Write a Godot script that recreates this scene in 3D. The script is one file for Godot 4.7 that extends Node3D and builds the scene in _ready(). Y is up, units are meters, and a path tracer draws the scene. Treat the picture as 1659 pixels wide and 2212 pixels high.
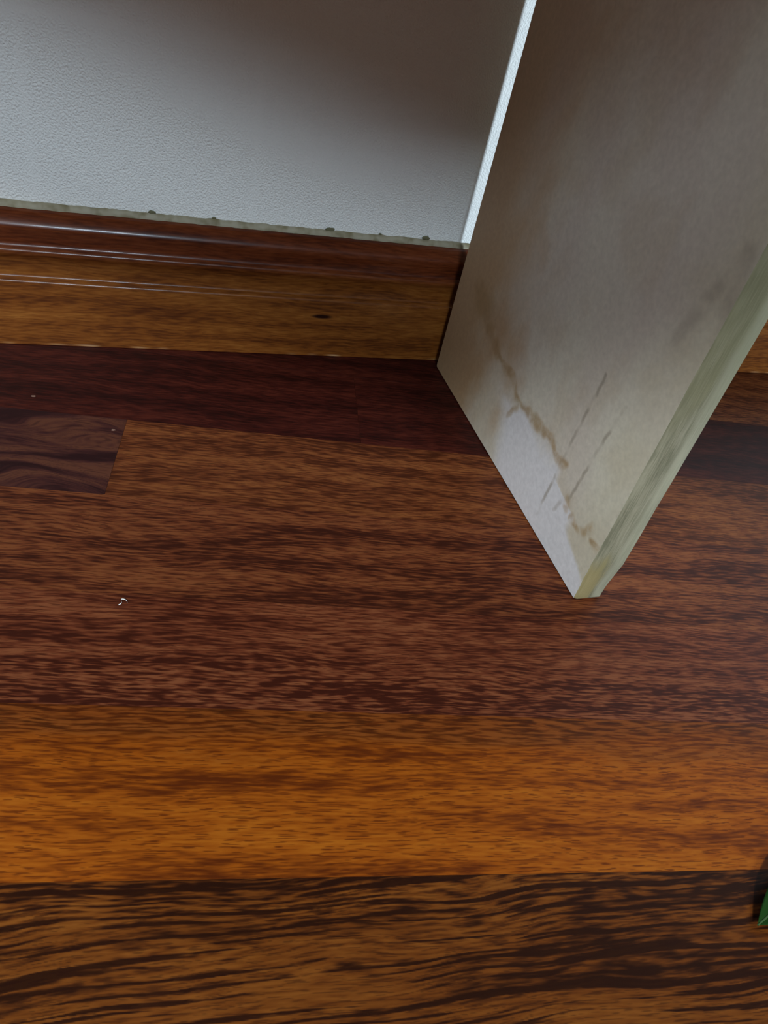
extends Node3D

const H := 0.30                       # height of the eye over the floor; the photograph's proportions are in units of it
const WALL_Z := -0.5326               # face of the back wall
const BASE_Z := -0.5136               # front face of the baseboard
const ROOM_L := -1.5
const ROOM_R := 2.9
const ROOM_F := 1.85
const ROOM_TOP := 2.6
const TURN := 0.1658                  # the planks run 9.5 degrees off the wall
const TABLE_Y := 0.70


func _ready() -> void:
	make_camera()
	make_light()
	make_room()
	make_floor()
	make_baseboard()
	make_panel()
	make_leaf()
	make_specks()


# ------------------------------------------------------------------ camera, light

func make_camera() -> void:
	var cam := Camera3D.new()
	cam.name = "camera"
	var w := Vector3(0.94911684, -0.02998957, 0.31349299)
	var d := Vector3(-0.19068375, 0.73750964, 0.64785742)
	var n := Vector3(-0.25063306, -0.6746704, 0.6942643)
	var b := Basis(Vector3(w.x, -d.x, -n.x), Vector3(-w.y, d.y, n.y), Vector3(-w.z, d.z, n.z)).orthonormalized()
	cam.transform = Transform3D(b, Vector3(0, H, 0))
	cam.keep_aspect = Camera3D.KEEP_HEIGHT
	cam.fov = rad_to_deg(2.0 * atan(1106.0 / 1547.944))
	cam.near = 0.02
	cam.far = 20.0
	add_child(cam)
	cam.current = true


func window_light(called: String, x0: float, x1: float, y0: float, y1: float, colour: Color, energy: float) -> void:
	var l := AreaLight3D.new()
	l.name = called
	l.area_size = Vector2(x1 - x0, y1 - y0)
	l.light_color = colour
	l.light_energy = energy
	l.area_range = 8.0
	l.area_attenuation = 2.0
	l.shadow_enabled = true
	l.position = Vector3((x0 + x1) / 2, (y0 + y1) / 2, ROOM_F + 0.02)   # daylight comes in along -z
	add_child(l)


const WIN := [[-0.40, 0.02, 1.58, 1.77], [-1.02, -0.60, 2.12, 2.36], [1.38, 1.56, 0.15, 0.90]]


func make_light() -> void:
	var env := Environment.new()
	env.background_mode = Environment.BG_COLOR
	env.background_color = Color(0.62, 0.70, 0.80)
	env.background_energy_multiplier = 0.6
	env.tonemap_mode = Environment.TONE_MAPPER_LINEAR
	env.tonemap_exposure = 0.9
	env.sdfgi_enabled = true
	env.ssao_enabled = true
	env.ssil_enabled = true
	var we := WorldEnvironment.new()
	we.name = "environment"
	we.environment = env
	add_child(we)
	var a: Array = WIN[0]
	var b: Array = WIN[1]
	var c: Array = WIN[2]
	window_light("window_light_low", a[0], a[1], a[2], a[3], Color(0.84, 0.93, 1.0), 6.4)
	window_light("window_light_high", b[0], b[1], b[2], b[3], Color(0.95, 0.98, 1.0), 20.0)
	window_light("window_light_side", c[0], c[1], c[2], c[3], Color(0.84, 0.93, 1.0), 11.5)


# ------------------------------------------------------------------ helpers

func tag(o: Node, label := "", category := "", kind := "") -> void:
	if label != "": o.set_meta("label", label)
	if category != "": o.set_meta("category", category)
	if kind != "": o.set_meta("kind", kind)


func mesh_node(called: String, mesh: Mesh, mat: Material, parent: Node = self) -> MeshInstance3D:
	var o := MeshInstance3D.new()
	o.name = called
	o.mesh = mesh
	if mat: o.material_override = mat
	parent.add_child(o, true)
	return o


func noise(seed_: int, octaves := 3) -> FastNoiseLite:
	var n := FastNoiseLite.new()
	n.seed = seed_
	n.noise_type = FastNoiseLite.TYPE_SIMPLEX_SMOOTH
	n.frequency = 1.0
	n.fractal_type = FastNoiseLite.FRACTAL_FBM if octaves > 1 else FastNoiseLite.FRACTAL_NONE
	n.fractal_octaves = octaves
	return n


func rgb(r: float, g: float, b: float) -> Color:
	return Color(r / 255.0, g / 255.0, b / 255.0)


func smooth(a: float, b: float, x: float) -> float:
	var t := clampf((x - a) / (b - a), 0.0, 1.0)
	return t * t * (3.0 - 2.0 * t)


func tex_of(bytes: PackedByteArray, w: int, h: int) -> ImageTexture:
	return ImageTexture.create_from_image(Image.create_from_data(w, h, false, Image.FORMAT_RGB8, bytes))


func bump_tex(seed_: int, freq: float, strength: float, size := 512) -> ImageTexture:
	var n := noise(seed_, 3)
	n.frequency = freq
	var im := n.get_seamless_image(size, size)
	im.convert(Image.FORMAT_RGBA8)
	im.bump_map_to_normal_map(strength)
	return ImageTexture.create_from_image(im)


func quad(st: SurfaceTool, a: Vector3, b: Vector3, c: Vector3, d: Vector3, out_: Vector3, ua := Vector2.ZERO, ub := Vector2.ZERO, uc := Vector2.ZERO, ud := Vector2.ZERO) -> void:
	# winding is chosen so that the front (clockwise) looks along out_
	var nrm := (b - a).cross(c - a) + (c - a).cross(d - a)
	var pts := [a, b, c, a, c, d]
	var uvs := [ua, ub, uc, ua, uc, ud]
	if nrm.dot(out_) > 0:
		pts = [a, c, b, a, d, c]
		uvs = [ua, uc, ub, ua, ud, uc]
	for k in 6:
		st.set_uv(uvs[k])
		st.add_vertex(pts[k])


func box_into(st: SurfaceTool, lo: Vector3, hi: Vector3) -> void:
	var p := func(i: int, j: int, k: int) -> Vector3: return Vector3(hi.x if i else lo.x, hi.y if j else lo.y, hi.z if k else lo.z)
	for s in [0, 1]:
		var o := 1.0 if s else -1.0
		quad(st, p.call(s, 0, 0), p.call(s, 1, 0), p.call(s, 1, 1), p.call(s, 0, 1), Vector3(o, 0, 0))
		quad(st, p.call(0, s, 0), p.call(1, s, 0), p.call(1, s, 1), p.call(0, s, 1), Vector3(0, o, 0))
		quad(st, p.call(0, 0, s), p.call(1, 0, s), p.call(1, 1, s), p.call(0, 1, s), Vector3(0, 0, o))


func flat_start() -> SurfaceTool:
	var st := SurfaceTool.new()
	st.begin(Mesh.PRIMITIVE_TRIANGLES)
	st.set_smooth_group(-1)
	return st


func smooth_start() -> SurfaceTool:
	var st := SurfaceTool.new()
	st.begin(Mesh.PRIMITIVE_TRIANGLES)
	st.set_smooth_group(0)
	return st


# ------------------------------------------------------------------ room

func make_room() -> void:
	var paint := StandardMaterial3D.new()
	paint.albedo_color = rgb(226, 224, 219)
	paint.roughness = 0.75
	paint.normal_enabled = true
	paint.normal_texture = bump_tex(11, 0.15, 4.0)
	paint.normal_scale = 0.6
	paint.uv1_triplanar = true
	paint.uv1_world_triplanar = true
	paint.uv1_scale = Vector3.ONE * 7.0
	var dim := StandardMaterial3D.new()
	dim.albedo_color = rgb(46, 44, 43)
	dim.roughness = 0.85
	var t := 0.12
	var boxes := {
		"wall_back": [[ROOM_L - t, -0.03, WALL_Z - t, ROOM_R + t, ROOM_TOP, WALL_Z]],
		"wall_left": [[ROOM_L - t, -0.03, WALL_Z, ROOM_L, ROOM_TOP, ROOM_F + t]],
		"wall_right": [[ROOM_R, -0.03, WALL_Z, ROOM_R + t, ROOM_TOP, ROOM_F + t]],
		"ceiling": [[ROOM_L - t, ROOM_TOP, WALL_Z - t, ROOM_R + t, ROOM_TOP + t, ROOM_F + t]],
	}
	# the front wall, with its three window openings
	var front := []
	var xs := [ROOM_L]
	for q in [1, 0, 2]:
		xs.append(WIN[q][0])
		xs.append(WIN[q][1])
	xs.append(ROOM_R)
	for k in range(0, xs.size(), 2):
		front.append([xs[k], -0.03, ROOM_F, xs[k + 1], ROOM_TOP, ROOM_F + t])
	for q in WIN:
		front.append([q[0], -0.03, ROOM_F, q[1], q[2], ROOM_F + t])
		front.append([q[0], q[3], ROOM_F, q[1], ROOM_TOP, ROOM_F + t])
	boxes["wall_front"] = front
	for key in boxes:
		var st := flat_start()
		for q in boxes[key]:
			box_into(st, Vector3(q[0], q[1], q[2]), Vector3(q[3], q[4], q[5]))
		st.generate_normals()
		var o := mesh_node(key, st.commit(), paint if key == "wall_back" else dim)
		tag(o, "", "", "structure")
	get_node("wall_back").set_meta("label", "white painted wall above the brown baseboard")


# ------------------------------------------------------------------ wood

# A piece of printed wood: u runs along the grain, v across it, both in metres.
# s: light, mid, dark colours; tone, grain, pore, zebra strengths; tilt of the grain; swirl
func wood_tex(seed_: int, w: int, h: int, lu: float, lv: float, s: Dictionary) -> ImageTexture:
	var n1 := noise(seed_, 2)
	var n2 := noise(seed_ + 1, 3)
	var n3 := noise(seed_ + 2, 2)
	var n4 := noise(seed_ + 3, 2)
	var light: Color = s.light
	var mid: Color = s.mid
	var dark: Color = s.dark
	var tilt: float = s.get("tilt", 0.0)
	var swirl: float = s.get("swirl", 0.003)
	var kt: float = s.get("tone", 0.6)
	var kg: float = s.get("grain", 0.5)
	var kp: float = s.get("pore", 0.5)
	var kz: float = s.get("zebra", 0.0)
	var cut: float = s.get("cut", 0.18)
	var zf: float = s.get("zebra_pitch", 330.0)
	var edge: float = s.get("edge", 0.0)        # a darker, coarser band along the side of low v
	var low: Color = s.get("low", Color(0, 0, 0, 0))   # another colour along the side of low v
	var fleck: float = s.get("fleck", 0.0)
	var edge2: float = s.get("edge2", 0.0)      # the same along the side of high v
	var bytes := PackedByteArray()
	bytes.resize(w * h * 3)
	var at := 0
	for j in h:
		var v0 := (j + 0.5) / h * lv
		for i in w:
			var u := (i + 0.5) / w * lu
			var v := v0 + u * tilt + n1.get_noise_2d(u * 9.0, v0 * 22.0) * swirl
			var tone := n1.get_noise_2d(u * 5.0 + 7.0, v * 55.0)
			var g := n2.get_noise_2d(u * 50.0, v * 480.0)
			var p := n3.get_noise_2d(u * 62.0 + 3.0, v * 980.0)
			var f := 0.0
			if fleck > 0.0: f = fleck * smooth(0.35, 0.75, v0 / lv + tone * 0.2) * n4.get_noise_2d(u * 75.0 + 9.0, (v - u * 0.06) * 330.0)
			var pore := smooth(cut, cut + 0.32, p)
			var e := 0.0
			if edge > 0.0: e = edge * smooth(0.36, 0.0, v0 / lv + tone * 0.3)
			if edge2 > 0.0: e += edge2 * smooth(0.55, 1.0, v0 / lv + tone * 0.25)
			var t := 0.5 + kt * tone + kg * g + f + e * (0.35 + 1.3 * g)
			var z := 0.0
			if kz > 0.0:
				var wv := v + n4.get_noise_2d(u * 9.0, v * 40.0) * 0.0012
				z = kz * smooth(0.02, 0.31, n4.get_noise_2d(u * 7.0 + 40.0, wv * zf) + 0.25 * g + 0.2 * tone)
			var c := light.lerp(mid, clampf(t * 2.0, 0.0, 1.0)) if t < 0.5 else mid.lerp(dark, clampf(t * 2.0 - 1.0, 0.0, 1.0))
			if low.a > 0.0: c = c.lerp(low.lerp(Color(dark.r * 0.55, dark.g * 0.55, dark.b * 0.8), clampf(0.3 + 1.8 * g, 0.0, 0.9)), 0.75 * smooth(0.34, 0.02, v0 / lv + tone * 0.22 + g * 0.12))
			c = c.lerp(dark, clampf(pore * kp + z, 0.0, 1.0))
			bytes[at] = clampi(int(c.r * 255.0), 0, 255)
			bytes[at + 1] = clampi(int(c.g * 255.0), 0, 255)
			bytes[at + 2] = clampi(int(c.b * 255.0), 0, 255)
			at += 3
	return tex_of(bytes, w, h)


func wood_mat(t: Texture2D, rough: float) -> StandardMaterial3D:
	var m := StandardMaterial3D.new()
	m.albedo_texture = t
	m.roughness = rough
	m.metallic_specular = 0.23
	m.texture_repeat = true
	return m


const ROWS := [-1.65, -1.346, -1.085, -0.825, -0.600, -0.342, -0.085]   # joints between rows, in eye heights, on the line x = 0.3 eye heights


func row_v(k: int) -> float:
	# the across coordinate of joint k, in metres
	var s := 0.0
	if k < 0: s = ROWS[0] + 0.258 * k
	elif k >= ROWS.size(): s = ROWS[-1] + 0.258 * (k - ROWS.size() + 1)
	else: s = ROWS[k]
	return (s - 0.3 * tan(TURN)) * H * cos(TURN)


func along(x: float, z: float) -> float:
	return x * cos(TURN) + z * sin(TURN)


func place(u: float, v: float) -> Vector2:
	return Vector2(u * cos(TURN) - v * sin(TURN), u * sin(TURN) + v * cos(TURN))


const BLOCK := 0.52


func make_floor() -> void:
	var floor_ := Node3D.new()
	floor_.name = "floor"
	add_child(floor_)
	tag(floor_, "glossy reddish brown wooden strip floor", "", "structure")
	var st := flat_start()
	box_into(st, Vector3(ROOM_L - 0.1, -0.03, WALL_Z - 0.1), Vector3(ROOM_R + 0.1, -0.009, ROOM_F + 0.1))
	st.generate_normals()
	var sub := StandardMaterial3D.new()
	sub.albedo_color = rgb(40, 24, 14)
	sub.roughness = 0.9
	mesh_node("subfloor", st.commit(), sub, floor_)

	var lv := 0.078
	var looks := {
		"amber": {"light": rgb(144, 80, 18), "mid": rgb(126, 63, 11), "dark": rgb(74, 30, 6), "tone": 0.5, "grain": 0.5, "pore": 0.75, "cut": 0.22, "edge": 0.3, "low": rgb(98, 50, 20), "swirl": 0.002},
		"zebra": {"light": rgb(108, 61, 20), "mid": rgb(88, 45, 13), "dark": rgb(33, 13, 5), "tone": 0.45, "grain": 0.5, "pore": 0.4, "edge": 0.35, "zebra": 0.9, "tilt": 0.06, "swirl": 0.003},
		"russet": {"light": rgb(108, 61, 36), "mid": rgb(87, 42, 24), "dark": rgb(50, 19, 10), "tone": 0.65, "grain": 0.9, "pore": 0.65, "cut": 0.18, "edge2": 0.35, "fleck": 0.8, "swirl": 0.003},
		"rosy": {"light": rgb(104, 58, 31), "mid": rgb(84, 41, 22), "dark": rgb(47, 19, 10), "tone": 0.65, "grain": 1.0, "pore": 0.6, "cut": 0.2, "swirl": 0.003},
		"tan": {"light": rgb(108, 62, 31), "mid": rgb(87, 44, 22), "dark": rgb(55, 24, 10), "tone": 0.65, "grain": 1.0, "pore": 0.55, "cut": 0.2, "swirl": 0.003},
		"wine": {"light": rgb(66, 26, 17), "mid": rgb(48, 15, 10), "dark": rgb(28, 7, 5), "tone": 0.5, "grain": 0.7, "pore": 0.4, "swirl": 0.003},
		"plum": {"light": rgb(77, 44, 31), "mid": rgb(55, 28, 25), "dark": rgb(34, 15, 15), "tone": 1.1, "grain": 0.5, "pore": 0.4, "swirl": 0.016},
	}
	var mats := {}
	var k := 0
	for key in looks:
		var big: bool = key in ["amber", "zebra", "russet", "rosy"]
		mats[key] = wood_mat(wood_tex(100 + 17 * k, 1300 if big else 900, 236 if big else 160, BLOCK, lv, looks[key]), 0.42)
		k += 1
	var usual := ["russet", "tan", "amber", "rosy", "wine", "zebra", "plum"]
	# for the rows in view: where a block begins (along the grain) and what the blocks are
	var end1 := along(-0.063 * H, -1.245 * H)
	var end0 := along(0.4935 * H, -1.335 * H)
	var seen := {
		0: [end0 - BLOCK, ["wine", "wine"]],
		1: [end1 - BLOCK, ["plum", "tan"]],
		2: [-0.15, ["rosy", "tan"]],
		3: [-0.125, ["russet", "russet"]],
		4: [-0.13, ["amber", "amber"]],
		5: [-0.12, ["zebra", "zebra"]],
		-1: [-0.28, ["wine", "tan"]],
		-2: [-0.32, ["rosy", "tan"]],
	}
	var room := PackedVector2Array([Vector2(ROOM_L, WALL_Z), Vector2(ROOM_R, WALL_Z), Vector2(ROOM_R, ROOM_F), Vector2(ROOM_L, ROOM_F)])
	var rng := RandomNumberGenerator.new()
	rng.seed = 5
	for row in range(-9, 34):
		var v0 := row_v(row)
		var v1 := row_v(row + 1)
		var start: float = seen[row][0] if row in seen else rng.randf_range(-0.5, 0.0)
		for b in range(-4, 7):
			var key: String = usual[rng.randi() % usual.size()]
			if row in seen and b >= 0 and b <= 1: key = seen[row][1][b]
			var u0 := start + b * BLOCK
			var gap := 0.00003
			var corners := PackedVector2Array([place(u0 + gap, v0 + gap), place(u0 + BLOCK - gap, v0 + gap), place(u0 + BLOCK - gap, v1 - gap), place(u0 + gap, v1 - gap)])
			var got := Geometry2D.intersect_polygons(corners, room)
			if got.is_empty(): continue
			plank(got[0], u0, v0, v1 - v0, mats[key], floor_)


func plank(poly: PackedVector2Array, u0: float, v0: float, wide: float, mat: Material, parent: Node) -> void:
	var c := Vector2.ZERO
	for p in poly: c += p
	c /= poly.size()
	var st := flat_start()
	var n := poly.size()
	var inner: Array[Vector2] = []
	for p in poly: inner.append(p + (c - p).normalized() * 0.00012)
	var uv := func(p: Vector2) -> Vector2: return Vector2((p.x * cos(TURN) + p.y * sin(TURN) - u0) / BLOCK, (-p.x * sin(TURN) + p.y * cos(TURN) - v0) / wide)
	for k in n:
		var a := inner[k]
		var b := inner[(k + 1) % n]
		var ao := poly[k]
		var bo := poly[(k + 1) % n]
		var m := Vector3(c.x, 0, c.y)
		quad(st, m, Vector3(a.x, 0, a.y), Vector3(b.x, 0, b.y), m, Vector3.UP, uv.call(c), uv.call(a), uv.call(b), uv.call(c))
		var out_ := Vector3((a + b).x / 2 - c.x, 0.02, (a + b).y / 2 - c.y)
		quad(st, Vector3(a.x, 0, a.y), Vector3(b.x, 0, b.y), Vector3(bo.x, -0.00008, bo.y), Vector3(ao.x, -0.00008, ao.y), out_, uv.call(a), uv.call(b), uv.call(bo), uv.call(ao))
		quad(st, Vector3(ao.x, -0.00008, ao.y), Vector3(bo.x, -0.00008, bo.y), Vector3(bo.x, -0.009, bo.y), Vector3(ao.x, -0.009, ao.y), out_, uv.call(ao), uv.call(bo), uv.call(bo), uv.call(ao))
	st.generate_normals()
	mesh_node("plank", st.commit(), mat, parent)


# ------------------------------------------------------------------ baseboard

func make_baseboard() -> void:
	var root := Node3D.new()
	root.name = "baseboard_back"
	add_child(root)
	tag(root, "brown wooden baseboard with rounded mouldings", "", "structure")
	# outline from the floor up, millimetres out from the wall and up
	var pts: Array[Vector2] = []
	var key := [[19, 0.4], [19, 47.6], [18.6, 49.2], [17.4, 50.2], [15.6, 50.6], [14.9, 51.4], [14.4, 53], [14.1, 56], [14.1, 60], [14.5, 63.2], [15.2, 65.4], [15.9, 66.6], [16.3, 67.8], [16.2, 69.2], [15.4, 70.6], [14, 71.6], [13, 73], [12.5, 75.4], [12.3, 78], [12.5, 80.4], [12.9, 82], [12.9, 83.8], [12.3, 85.6], [11.2, 87.4], [9.6, 89.4], [8, 91.2], [6.6, 92.6], [5.4, 93.4], [4, 93.8], [0, 93.9]]
	for q in key: pts.append(Vector2(q[0], q[1]) * 0.001)
	var x0 := ROOM_L
	var x1 := ROOM_R
	var cuts: Array[float] = [x0]
	var x := -0.6
	while x < 1.2:
		cuts.append(x)
		x += 0.1
	cuts.append(x1)
	var len_v := 0.0
	var vs: Array[float] = [0.0]
	for k in range(1, pts.size()):
		len_v += pts[k].distance_to(pts[k - 1])
		vs.append(len_v)
	var st := smooth_start()
	for k in pts.size() - 1:
		var p := pts[k]
		var q := pts[k + 1]
		var out_ := Vector3(0, -(q.x - p.x), (q.y - p.y))
		for i in cuts.size() - 1:
			var a := cuts[i]
			var b := cuts[i + 1]
			var va := 1.0 - vs[k] / len_v
			var vb := 1.0 - vs[k + 1] / len_v
			quad(st, Vector3(a, p.y, WALL_Z + p.x), Vector3(b, p.y, WALL_Z + p.x), Vector3(b, q.y, WALL_Z + q.x), Vector3(a, q.y, WALL_Z + q.x), out_, Vector2(a / 0.6 + 0.5, va), Vector2(b / 0.6 + 0.5, va), Vector2(b / 0.6 + 0.5, vb), Vector2(a / 0.6 + 0.5, vb))
	st.generate_normals()
	var t := wood_tex(901, 1400, 256, 0.6, len_v, {"light": rgb(120, 74, 30), "mid": rgb(98, 54, 19), "dark": rgb(60, 28, 10), "tone": 0.4, "grain": 0.45, "pore": 0.3, "cut": 0.3, "swirl": 0.002})
	var im := t.get_image()
	# the mouldings are redder than the flat face; a knot; pale scuffs along the lower edge
	var rough := noise(77, 2)
	for j in 256:
		var y := (1.0 - (j + 0.5) / 256.0) * len_v
		for i in 1400:
			var xx := ((i + 0.5) / 1400.0 - 0.5) * 0.6
			var c := im.get_pixel(i, j)
			c = c.lerp(Color(c.r * 0.82, c.g * 0.66, c.b * 0.8), smooth(0.062, 0.078, y))
			var e := Vector2((xx - 0.1366) / 0.007, (y - 0.0352) / 0.0016).length()
			c = c.lerp(rgb(26, 8, 4), smooth(1.5, 0.5, e))
			if y < 0.0016: c = c.lerp(rgb(170, 140, 110), 0.65 * smooth(0.0, 0.5, rough.get_noise_2d(xx * 22.0, 1.0) + (0.25 if xx < -0.02 else -0.1)))
			im.set_pixel(i, j, c)
	var m := wood_mat(ImageTexture.create_from_image(im), 0.3)
	m.clearcoat_enabled = true
	m.clearcoat = 0.12
	m.clearcoat_roughness = 0.14
	mesh_node("moulded_board", st.commit(), m, root)

	# the bead of filler between board and wall
	var f := noise(321, 3)
	st = smooth_start()
	var n := 260
	var ring := 7
	for i in n:
		for k in ring - 1:
			var q := []
			for o in [[0, 0], [1, 0], [1, 1], [0, 1]]:
				var ii: int = i + o[0]
				var xx := -0.30 + 0.62 * ii / n
				var ang: float = (k + o[1]) / float(ring - 1) * PI / 2
				var wob := f.get_noise_2d(xx * 60.0, 3.0)
				var ry := 0.0040 + 0.0006 * wob + 0.00025 * f.get_noise_2d(xx * 300.0, 9.0)
				var rz := 0.0036 + 0.0008 * f.get_noise_2d(xx * 90.0, 5.0)
				q.append(Vector3(xx, 0.0936 + ry * sin(ang), WALL_Z - 0.0002 + rz * cos(ang)))
				q.append(Vector2(xx * 3.0, ang))
			quad(st, q[0], q[2], q[4], q[6], Vector3(0, 0.5, 0.5), q[1], q[3], q[5], q[7])
	st.generate_normals()
	var cm := StandardMaterial3D.new()
	cm.albedo_color = rgb(150, 143, 124)
	cm.roughness = 0.7
	cm.uv1_triplanar = true
	cm.uv1_scale = Vector3.ONE * 10.0
	var bytes := PackedByteArray()
	for j in 128:
		for i in 128:
			var d := f.get_noise_2d(i * 0.06, j * 0.06)
			var c := rgb(255, 252, 246).lerp(rgb(190, 180, 150), smooth(-0.2, 0.5, d))
			bytes.append(int(c.r * 255)); bytes.append(int(c.g * 255)); bytes.append(int(c.b * 255))
	cm.albedo_texture = tex_of(bytes, 128, 128)
	mesh_node("filler_bead", st.commit(), cm, root)
	var dm := StandardMaterial3D.new()
	dm.albedo_color = rgb(98, 94, 68)
	dm.roughness = 0.9
	for q in [[0.0096, 0.0982, 0.0022], [0.138, 0.0980, 0.0030], [0.216, 0.0986, 0.0028], [0.052, 0.0984, 0.0013], [0.178, 0.0984, 0.0012]]:
		var o := mesh_node("dirt_spot", lump(q[2], 0.4, 40 + int(q[2] * 1e4)), dm, root)
		o.position = Vector3(q[0], q[1], WALL_Z + 0.0006)
		o.scale = Vector3(1.2, 0.55, 0.25)


func lump(r: float, rough: float, seed_: int) -> ArrayMesh:
	var n := noise(seed_, 2)
	var st := smooth_start()
	var p := func(i: int, j: int) -> Vector3:
		var a := TAU * (i % 12) / 12.0
		var e := PI * j / 7.0
		var d := Vector3(sin(e) * cos(a), cos(e), sin(e) * sin(a))
		return d * r * (1.0 + rough * n.get_noise_3d(d.x * 1.7, d.y * 1.7, d.z * 1.7))
	for j in 7:
		for i in 12:
			var a: Vector3 = p.call(i, j)
			var c: Vector3 = p.call(i + 1, j + 1)
			quad(st, a, p.call(i + 1, j), c, p.call(i, j + 1), a + c)
	st.generate_normals()
	return st.commit()


# ------------------------------------------------------------------ the marble panel

const BACK := -1.683 * H
const FRONT := -0.790 * H


func seg(p: Vector2, a: Vector2, b: Vector2) -> float:
	var t := clampf((p - a).dot(b - a) / (b - a).length_squared(), 0.0, 1.0)
	return p.distance_to(a.lerp(b, t))


func marble_tex(w: int, h: int, deep: float, tall: float) -> ImageTexture:
	var n1 := noise(501, 3)
	var n2 := noise(502, 4)
	var n3 := noise(503, 2)
	# in millimetres: z as measured from the eye, y over the floor
	var brown := [[[-413, 66], [-382, 65], [-366, 56], [-344, 58], [-316, 60], [-297, 57]], [[-470, 90], [-445, 80], [-420, 70], [-413, 66]], [[-282, 42], [-280, 38]], [[-270, 38], [-263, 36]], [[-256, 40], [-252, 46]], [[-246, 40], [-232, 46]], [[-366, 56], [-372, 42]]]
	var grey := [[[-302, 12], [-300, 70], [-296, 122]], [[-280, 44], [-276, 86], [-271, 118]], [[-238, 178], [-245, 214]], [[-236, 70], [-231, 96]], [[-262, 160], [-250, 200]], [[-289, 28], [-284, 42]]]
	var grey_w := [1.9, 1.9, 7.0, 6.0, 6.0, 2.2]
	var brown_w := [5.0, 9.0, 5.0, 5.0, 5.0, 5.0, 4.0]
	var bytes := PackedByteArray()
	bytes.resize(w * h * 3)
	var at := 0
	for j in h:
		var y := (1.0 - (j + 0.5) / h) * tall * 1000.0
		for i in w:
			var z := (BACK + (i + 0.5) / w * deep) * 1000.0
			var big := n1.get_noise_2d(z * 0.012, y * 0.006)
			var mid := n2.get_noise_2d((z - y * 0.2) * 0.022, y * 0.016)
			var fine := n2.get_noise_2d(z * 0.3, y * 0.3)
			var c := rgb(214, 209, 192)
			c = c.lerp(rgb(202, 190, 178), clampf(0.5 + 1.2 * big, 0, 1) * 0.6)
			c = c.lerp(rgb(180, 158, 130), clampf(mid * 1.3 + 0.05, 0, 0.6) * 0.3)
			# warm patch at the lower back corner
			var wz := z + 40.0 * mid
			var wy := y + 30.0 * big
			var warm := smooth(1.25, 0.35, Vector2((wz + 500.0) / 110.0, (wy - 60.0) / 170.0).length())
			c = c.lerp(rgb(170, 132, 90), 0.8 * warm)
			c = c.lerp(rgb(184, 154, 120), 0.55 * smooth(-395.0, -500.0, z + 45.0 * mid - y * 0.12) * smooth(25.0, 80.0, y))
			# cream band towards the front, white at the foot
			c = c.lerp(rgb(205, 202, 170), 0.35 * smooth(-300.0, -235.0, z + 20.0 * mid))
			if y < 90.0:
				var line := -297.0 + 30.0 * smooth(45.0, 38.0, y) + 30.0 * smooth(30.0, 12.0, y)
				var white := smooth(5.0, -5.0, z - line + 7.0 * mid) * smooth(60.0 + 12.0 * mid, 46.0 + 12.0 * mid, y) * smooth(-385.0, -350.0, z + y * 0.4 + 10.0 * mid)
				c = c.lerp(rgb(226, 226, 228), 0.9 * white)
			if y < 240.0:
				var p := Vector2(z + 3.5 * n3.get_noise_2d(z * 0.05, y * 0.05), y + 3.5 * n3.get_noise_2d(z * 0.05 + 50.0, y * 0.05))
				var v := 0.0
				if y < 110.0:
					for k in brown.size():
						var line_: Array = brown[k]
						for q in line_.size() - 1:
							v = maxf(v, smooth(brown_w[k], brown_w[k] * 0.25, seg(p, Vector2(line_[q][0], line_[q][1]), Vector2(line_[q + 1][0], line_[q + 1][1]))) * clampf(0.6 + 0.9 * n3.get_noise_2d(p.x * 0.06, p.y * 0.06 + 90.0) + 0.4 * fine, 0.1, 1.0))
					var patch := smooth(1.0, 0.2, Vector2((p.x + 455.0) / 30.0, (p.y - 84.0) / 16.0).length())
					v = maxf(v, patch * (0.7 + 0.6 * mid))
				c = c.lerp(rgb(156, 124, 82), clampf(v, 0, 1) * 0.6)
				var s := 0.0
				for k in grey.size():
					var line_: Array = grey[k]
					for q in line_.size() - 1:
						var pp := Vector2(z + 0.8 * n3.get_noise_2d(y * 0.12, 7.0 + k), y)
						s = maxf(s, smooth(grey_w[k], grey_w[k] * 0.2, seg(pp, Vector2(line_[q][0], line_[q][1]), Vector2(line_[q + 1][0], line_[q + 1][1]))) * (0.75 if k < 2 else 0.4) * clampf(0.75 + 1.6 * n3.get_noise_2d(y * 0.05, 31.0 + k * 5.0), 0.15, 1.0))
				c = c.lerp(rgb(134, 124, 108), clampf(s, 0, 1) * 0.62)
			c = c * (1.0 + 0.03 * fine + 0.035 * n1.get_noise_2d(z * 0.16, y * 0.16))
			bytes[at] = clampi(int(c.r * 255.0), 0, 255)
			bytes[at + 1] = clampi(int(c.g * 255.0), 0, 255)
			bytes[at + 2] = clampi(int(c.b * 255.0), 0, 255)
			at += 3
	return tex_of(bytes, w, h)


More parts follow.
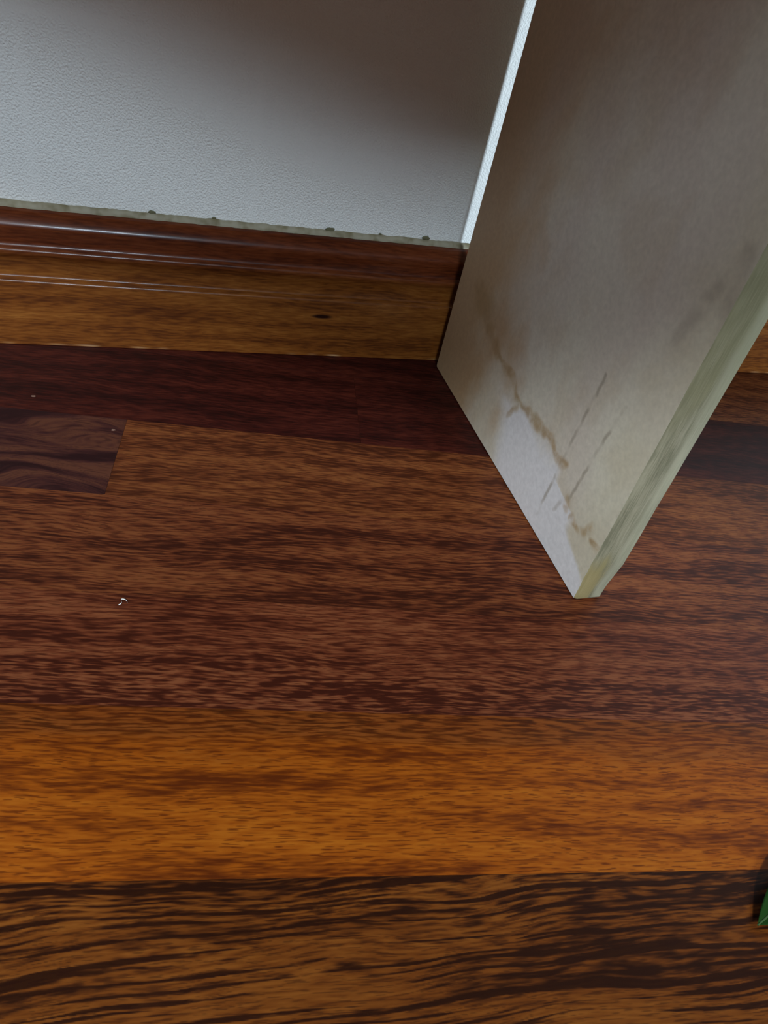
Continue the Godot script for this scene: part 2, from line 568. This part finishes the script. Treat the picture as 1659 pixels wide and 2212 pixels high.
func edge_tex(w: int, h: int, thick: float, tall: float) -> ImageTexture:
	# the sawn end: fine upright scratches, a yellow streak near the foot
	var n1 := noise(601, 3)
	var n2 := noise(602, 3)
	var bytes := PackedByteArray()
	bytes.resize(w * h * 3)
	var at := 0
	for j in h:
		var y := (1.0 - (j + 0.5) / h) * tall * 1000.0
		for i in w:
			var x := (i + 0.5) / w * thick * 1000.0
			var saw := n1.get_noise_2d(x * 1.6, y * 0.03)
			saw = saw * 0.8 + 0.6 * n2.get_noise_2d(x * 3.2, y * 0.07)
			var spot := n2.get_noise_2d(x * 0.08, y * 0.02)
			var c := rgb(132, 127, 106).lerp(rgb(98, 95, 75), clampf(0.45 + 0.9 * saw + 0.7 * spot, 0, 1))
			c = c.lerp(rgb(136, 130, 92), 0.5 * smooth(110.0, 190.0, y + 30.0 * spot))
			c = c.lerp(rgb(130, 114, 70), 0.7 * smooth(42.0, 22.0, y + 14.0 * spot) * smooth(14.0, 8.0, x + 3.0 * saw))
			c = c.lerp(rgb(120, 112, 76), 0.6 * smooth(5.0, 1.0, Vector2(x - 6.0, (y - 30.0) * 0.5).length() + 2.0 * saw))
			c = c.lerp(rgb(158, 154, 130), 0.45 * smooth(13.0, 17.0, x + 2.5 * saw))
			bytes[at] = clampi(int(c.r * 255.0), 0, 255)
			bytes[at + 1] = clampi(int(c.g * 255.0), 0, 255)
			bytes[at + 2] = clampi(int(c.b * 255.0), 0, 255)
			at += 3
	return tex_of(bytes, w, h)


func make_panel() -> void:
	var root := Node3D.new()
	root.name = "marble_panel"
	add_child(root)
	root.position = Vector3(0.802 * H, 0, BACK)
	root.rotation.y = 0.0151
	tag(root, "upright cream marble panel with tan stains standing on the wooden floor by the baseboard", "marble panel")
	var deep := FRONT - BACK
	var tall := TABLE_Y
	var thick := 0.0757 * H
	# outline seen from the side, with eased lower corners; z is measured from the back edge
	var line: Array[Vector2] = []
	var rb := 0.006
	var rf := 0.0025
	for k in 6:
		var a := PI + k / 5.0 * PI / 2
		line.append(Vector2(rb + rb * cos(a), rb + rb * sin(a)))
	for k in 4:
		var a := PI * 1.5 + k / 3.0 * PI / 2
		line.append(Vector2(deep - rf + rf * cos(a), rf + rf * sin(a)))
	var y := 0.006
	while y < tall:
		line.append(Vector2(deep, y))
		y += 0.006 if y < 0.05 else 0.02
	line.append(Vector2(deep, tall))
	line.append(Vector2(0, tall))
	var n := line.size()
	var centre := Vector2(deep / 2, tall / 2)
	var inset := func(p: Vector2, b: float) -> Vector2:
		return Vector2(clampf(p.x, b, deep - b), clampf(p.y, b * 0.5, tall))
	var wear := noise(71, 2)
	var bev := func(p: Vector2, side: int) -> float:
		return 0.0016 + 0.0010 * maxf(0.0, wear.get_noise_2d(p.x * 60.0 + side * 9.0, p.y * 60.0)) + (0.0035 * smooth(0.034, 0.004, p.y) if side == 1 else 0.0)
	var face := smooth_start()
	var rim := smooth_start()
	var uvf := func(p: Vector2) -> Vector2: return Vector2(p.x / deep, 1.0 - p.y / tall)
	for k in n:
		var p := line[k]
		var q := line[(k + 1) % n]
		var o := Vector3(0, (p + q).y / 2 - centre.y, (p + q).x / 2 - centre.x)
		if absf(p.x - deep) < 0.002 and absf(q.x - deep) < 0.002: o = Vector3(0, 0, 1)
		for side in [0, 1]:
			var bp: float = bev.call(p, side)
			var bq: float = bev.call(q, side)
			var pi: Vector2 = inset.call(p, bp)
			var qi: Vector2 = inset.call(q, bq)
			var xf := thick if side else 0.0
			var xo := thick - bp if side else bp
			var xo2 := thick - bq if side else bq
			var sx := 1.0 if side else -1.0
			var cc := Vector3(xf, centre.y, centre.x)
			face.set_smooth_group(-1)
			quad(face, cc, Vector3(xf, pi.y, pi.x), Vector3(xf, qi.y, qi.x), cc, Vector3(sx, 0, 0), uvf.call(centre), uvf.call(pi), uvf.call(qi), uvf.call(centre))
			var onto := rim if o.z > 0.9 else face
			quad(onto, Vector3(xf, pi.y, pi.x), Vector3(xf, qi.y, qi.x), Vector3(xo2, q.y, q.x), Vector3(xo, p.y, p.x), o.normalized() + Vector3(sx, 0, 0), uvf.call(pi) if onto == face else Vector2(side, 1 - p.y / tall), uvf.call(qi) if onto == face else Vector2(side, 1 - q.y / tall), uvf.call(q) if onto == face else Vector2(side * 0.9 + 0.05, 1 - q.y / tall), uvf.call(p) if onto == face else Vector2(side * 0.9 + 0.05, 1 - p.y / tall))
		quad(rim, Vector3(bev.call(p, 0), p.y, p.x), Vector3(bev.call(q, 0), q.y, q.x), Vector3(thick - bev.call(q, 1), q.y, q.x), Vector3(thick - bev.call(p, 1), p.y, p.x), o, Vector2(0, 1 - p.y / tall), Vector2(0, 1 - q.y / tall), Vector2(1, 1 - q.y / tall), Vector2(1, 1 - p.y / tall))
	face.generate_normals()
	rim.generate_normals()
	var fm := StandardMaterial3D.new()
	fm.albedo_texture = marble_tex(620, 1600, deep, tall)
	fm.roughness = 0.6
	var em := StandardMaterial3D.new()
	em.albedo_texture = edge_tex(64, 1400, thick, tall)
	em.roughness = 0.85
	var part := mesh_node("side_panel", face.commit(), fm, root)
	mesh_node("sawn_edge", rim.commit(), em, part)
	part.get_node("sawn_edge").set_meta("label", "pale rough sawn edge")
	# unseen table top over the slab, outline shaped to shade wall and panel
	var zb := WALL_Z - BACK + 0.004
	var zf := 0.357 - BACK
	var plan: Array[Vector2] = [Vector2(-1.25, zb - 0.009), Vector2(0.48, zb + 0.013), Vector2(0.48, zf - 0.02), Vector2(0.46, zf), Vector2(-0.20, zf), Vector2(-0.33, zf - 0.065), Vector2(-0.47, zf - 0.15), Vector2(-0.64, zf - 0.235), Vector2(-1.25, zf - 0.30)]
	var tm := StandardMaterial3D.new()
	tm.albedo_color = rgb(196, 184, 162)
	tm.roughness = 0.5
	mesh_node("shading_table_top", prism(plan, tall, tall + 0.022), tm, root)
	# added unseen blocker behind the eye, keeps side window light off the wall
	var blocker: Array[Vector2] = [Vector2(-0.01, 0.200 - BACK), Vector2(0.27, 0.200 - BACK), Vector2(0.27, 0.222 - BACK), Vector2(-0.01, 0.222 - BACK)]
	mesh_node("added_light_blocker", prism(blocker, 0.0, tall), tm, root)


func prism(plan: Array[Vector2], y0: float, y1: float) -> ArrayMesh:
	# an upright prism over a convex outline in x and z, its edges bevelled
	var st := flat_start()
	var mid := Vector2.ZERO
	for p in plan: mid += p / plan.size()
	for k in plan.size():
		var p := plan[k]
		var q := plan[(k + 1) % plan.size()]
		var pi := p + (mid - p).normalized() * 0.003
		var qi := q + (mid - q).normalized() * 0.003
		var o := Vector3((q - p).y, 0, -(q - p).x)
		if o.dot(Vector3((p + q).x / 2 - mid.x, 0, (p + q).y / 2 - mid.y)) < 0: o = -o
		for yy in [[y0, y0 + 0.003, -1.0], [y1, y1 - 0.003, 1.0]]:
			var c := Vector3(mid.x, yy[0], mid.y)
			quad(st, c, Vector3(pi.x, yy[0], pi.y), Vector3(qi.x, yy[0], qi.y), c, Vector3(0, yy[2], 0))
			quad(st, Vector3(pi.x, yy[0], pi.y), Vector3(qi.x, yy[0], qi.y), Vector3(q.x, yy[1], q.y), Vector3(p.x, yy[1], p.y), o.normalized() + Vector3(0, yy[2], 0))
		quad(st, Vector3(p.x, y0 + 0.003, p.y), Vector3(q.x, y0 + 0.003, q.y), Vector3(q.x, y1 - 0.003, q.y), Vector3(p.x, y1 - 0.003, p.y), o)
	st.generate_normals()
	return st.commit()


# ------------------------------------------------------------------ small things

func make_leaf() -> void:
	var root := Node3D.new()
	root.name = "leaf"
	add_child(root)
	root.position = Vector3(0.2412, 0.001, -0.0532)
	root.rotation.y = 0.31
	tag(root, "dark green leaf tip lying on the dark striped floor plank at the right edge", "leaf")
	var st := smooth_start()
	var nl := 24
	var nw := 8
	var lenl := 0.062
	var surf := func(i: int, j: int, low: float) -> Vector3:
		var t := float(i) / nl
		var s := float(j) / nw * 2.0 - 1.0
		var half := 0.0098 * sin(PI * pow(t, 0.9))
		var lift := 0.0022 + 0.008 * t * (1.0 - t) + 0.004 * absf(s) * sin(PI * t) + 0.0006 * sin(s * 9.0 + t * 22.0) * sin(PI * t)
		return Vector3(t * lenl, lift - low * (0.0008 if absf(s) < 0.99 and i > 0 and i < nl else 0.0), s * half)
	for low in [0.0, 1.0]:
		for i in nl:
			for j in nw:
				quad(st, surf.call(i, j, low), surf.call(i + 1, j, low), surf.call(i + 1, j + 1, low), surf.call(i, j + 1, low), Vector3(0, 1.0 - 2.0 * low, 0))
	st.generate_normals()
	var m := StandardMaterial3D.new()
	m.albedo_color = rgb(22, 52, 14)
	m.roughness = 0.75
	m.metallic_specular = 0.2
	mesh_node("blade", st.commit(), m, root)
	st = smooth_start()
	for i in nl:
		for k in 6:
			var q := []
			for o in [[0, 0], [1, 0], [1, 1], [0, 1]]:
				var base: Vector3 = surf.call(i + o[0], nw / 2, 0.0)
				var a: float = TAU * (k + o[1]) / 6.0
				var r: float = 0.0004 + 0.0006 * (i + o[0]) / nl
				q.append(base + Vector3(0, sin(a) * r, cos(a) * r))
			var mid: Vector3 = surf.call(i, nw / 2, 0.0)
			quad(st, q[0], q[1], q[2], q[3], (q[0] + q[2]) / 2 - mid - Vector3(0.0015, 0, 0))
	st.generate_normals()
	var v := StandardMaterial3D.new()
	v.albedo_color = rgb(46, 74, 32)
	v.roughness = 0.6
	mesh_node("midrib", st.commit(), v, root)


func make_specks() -> void:
	# a curl of white lint
	var st := smooth_start()
	var path: Array[Vector3] = []
	for k in 13:
		var t := k / 12.0
		path.append(Vector3(0.0052 * (t - 0.5) + 0.0009 * sin(t * 9.0), 0.0006 + 0.0012 * sin(t * PI), 0.0016 * cos(t * 5.0)))
	for i in 12:
		for k in 5:
			var q := []
			for o in [[0, 0], [1, 0], [1, 1], [0, 1]]:
				var a: float = TAU * (k + o[1]) / 5.0
				q.append(path[i + o[0]] + Vector3(0.2 * cos(a), sin(a), cos(a)) * 0.00028)
			quad(st, q[0], q[1], q[2], q[3], (q[0] + q[2]) / 2 - (path[i] + path[i + 1]) / 2)
	st.generate_normals()
	var m := StandardMaterial3D.new()
	m.albedo_color = rgb(214, 214, 210)
	m.roughness = 0.9
	var lint := mesh_node("lint", st.commit(), m)
	lint.scale = Vector3(0.75, 1.0, 0.9)
	lint.position = Vector3(-0.0135, 0.0, -0.2588)
	tag(lint, "tiny curl of white lint on the reddish plank left of the marble slab", "lint")
	var cm := StandardMaterial3D.new()
	cm.albedo_color = rgb(112, 84, 70)
	cm.roughness = 0.9
	var i := 0
	for q in [[-0.0704, -0.446, 0.0012, "tan dust crumb on the dark plank by the baseboard"], [-0.0196, -0.4083, 0.0012, "flat tan dust crumb beside the end joint of the dark plank"]]:
		var o := mesh_node("dust_crumb", lump(q[2], 0.5, 60 + i), cm)
		o.position = Vector3(q[0], q[2] * 0.35, q[1])
		o.scale = Vector3(1.2, 0.4, 0.6)
		tag(o, q[3], "crumb")
		i += 1
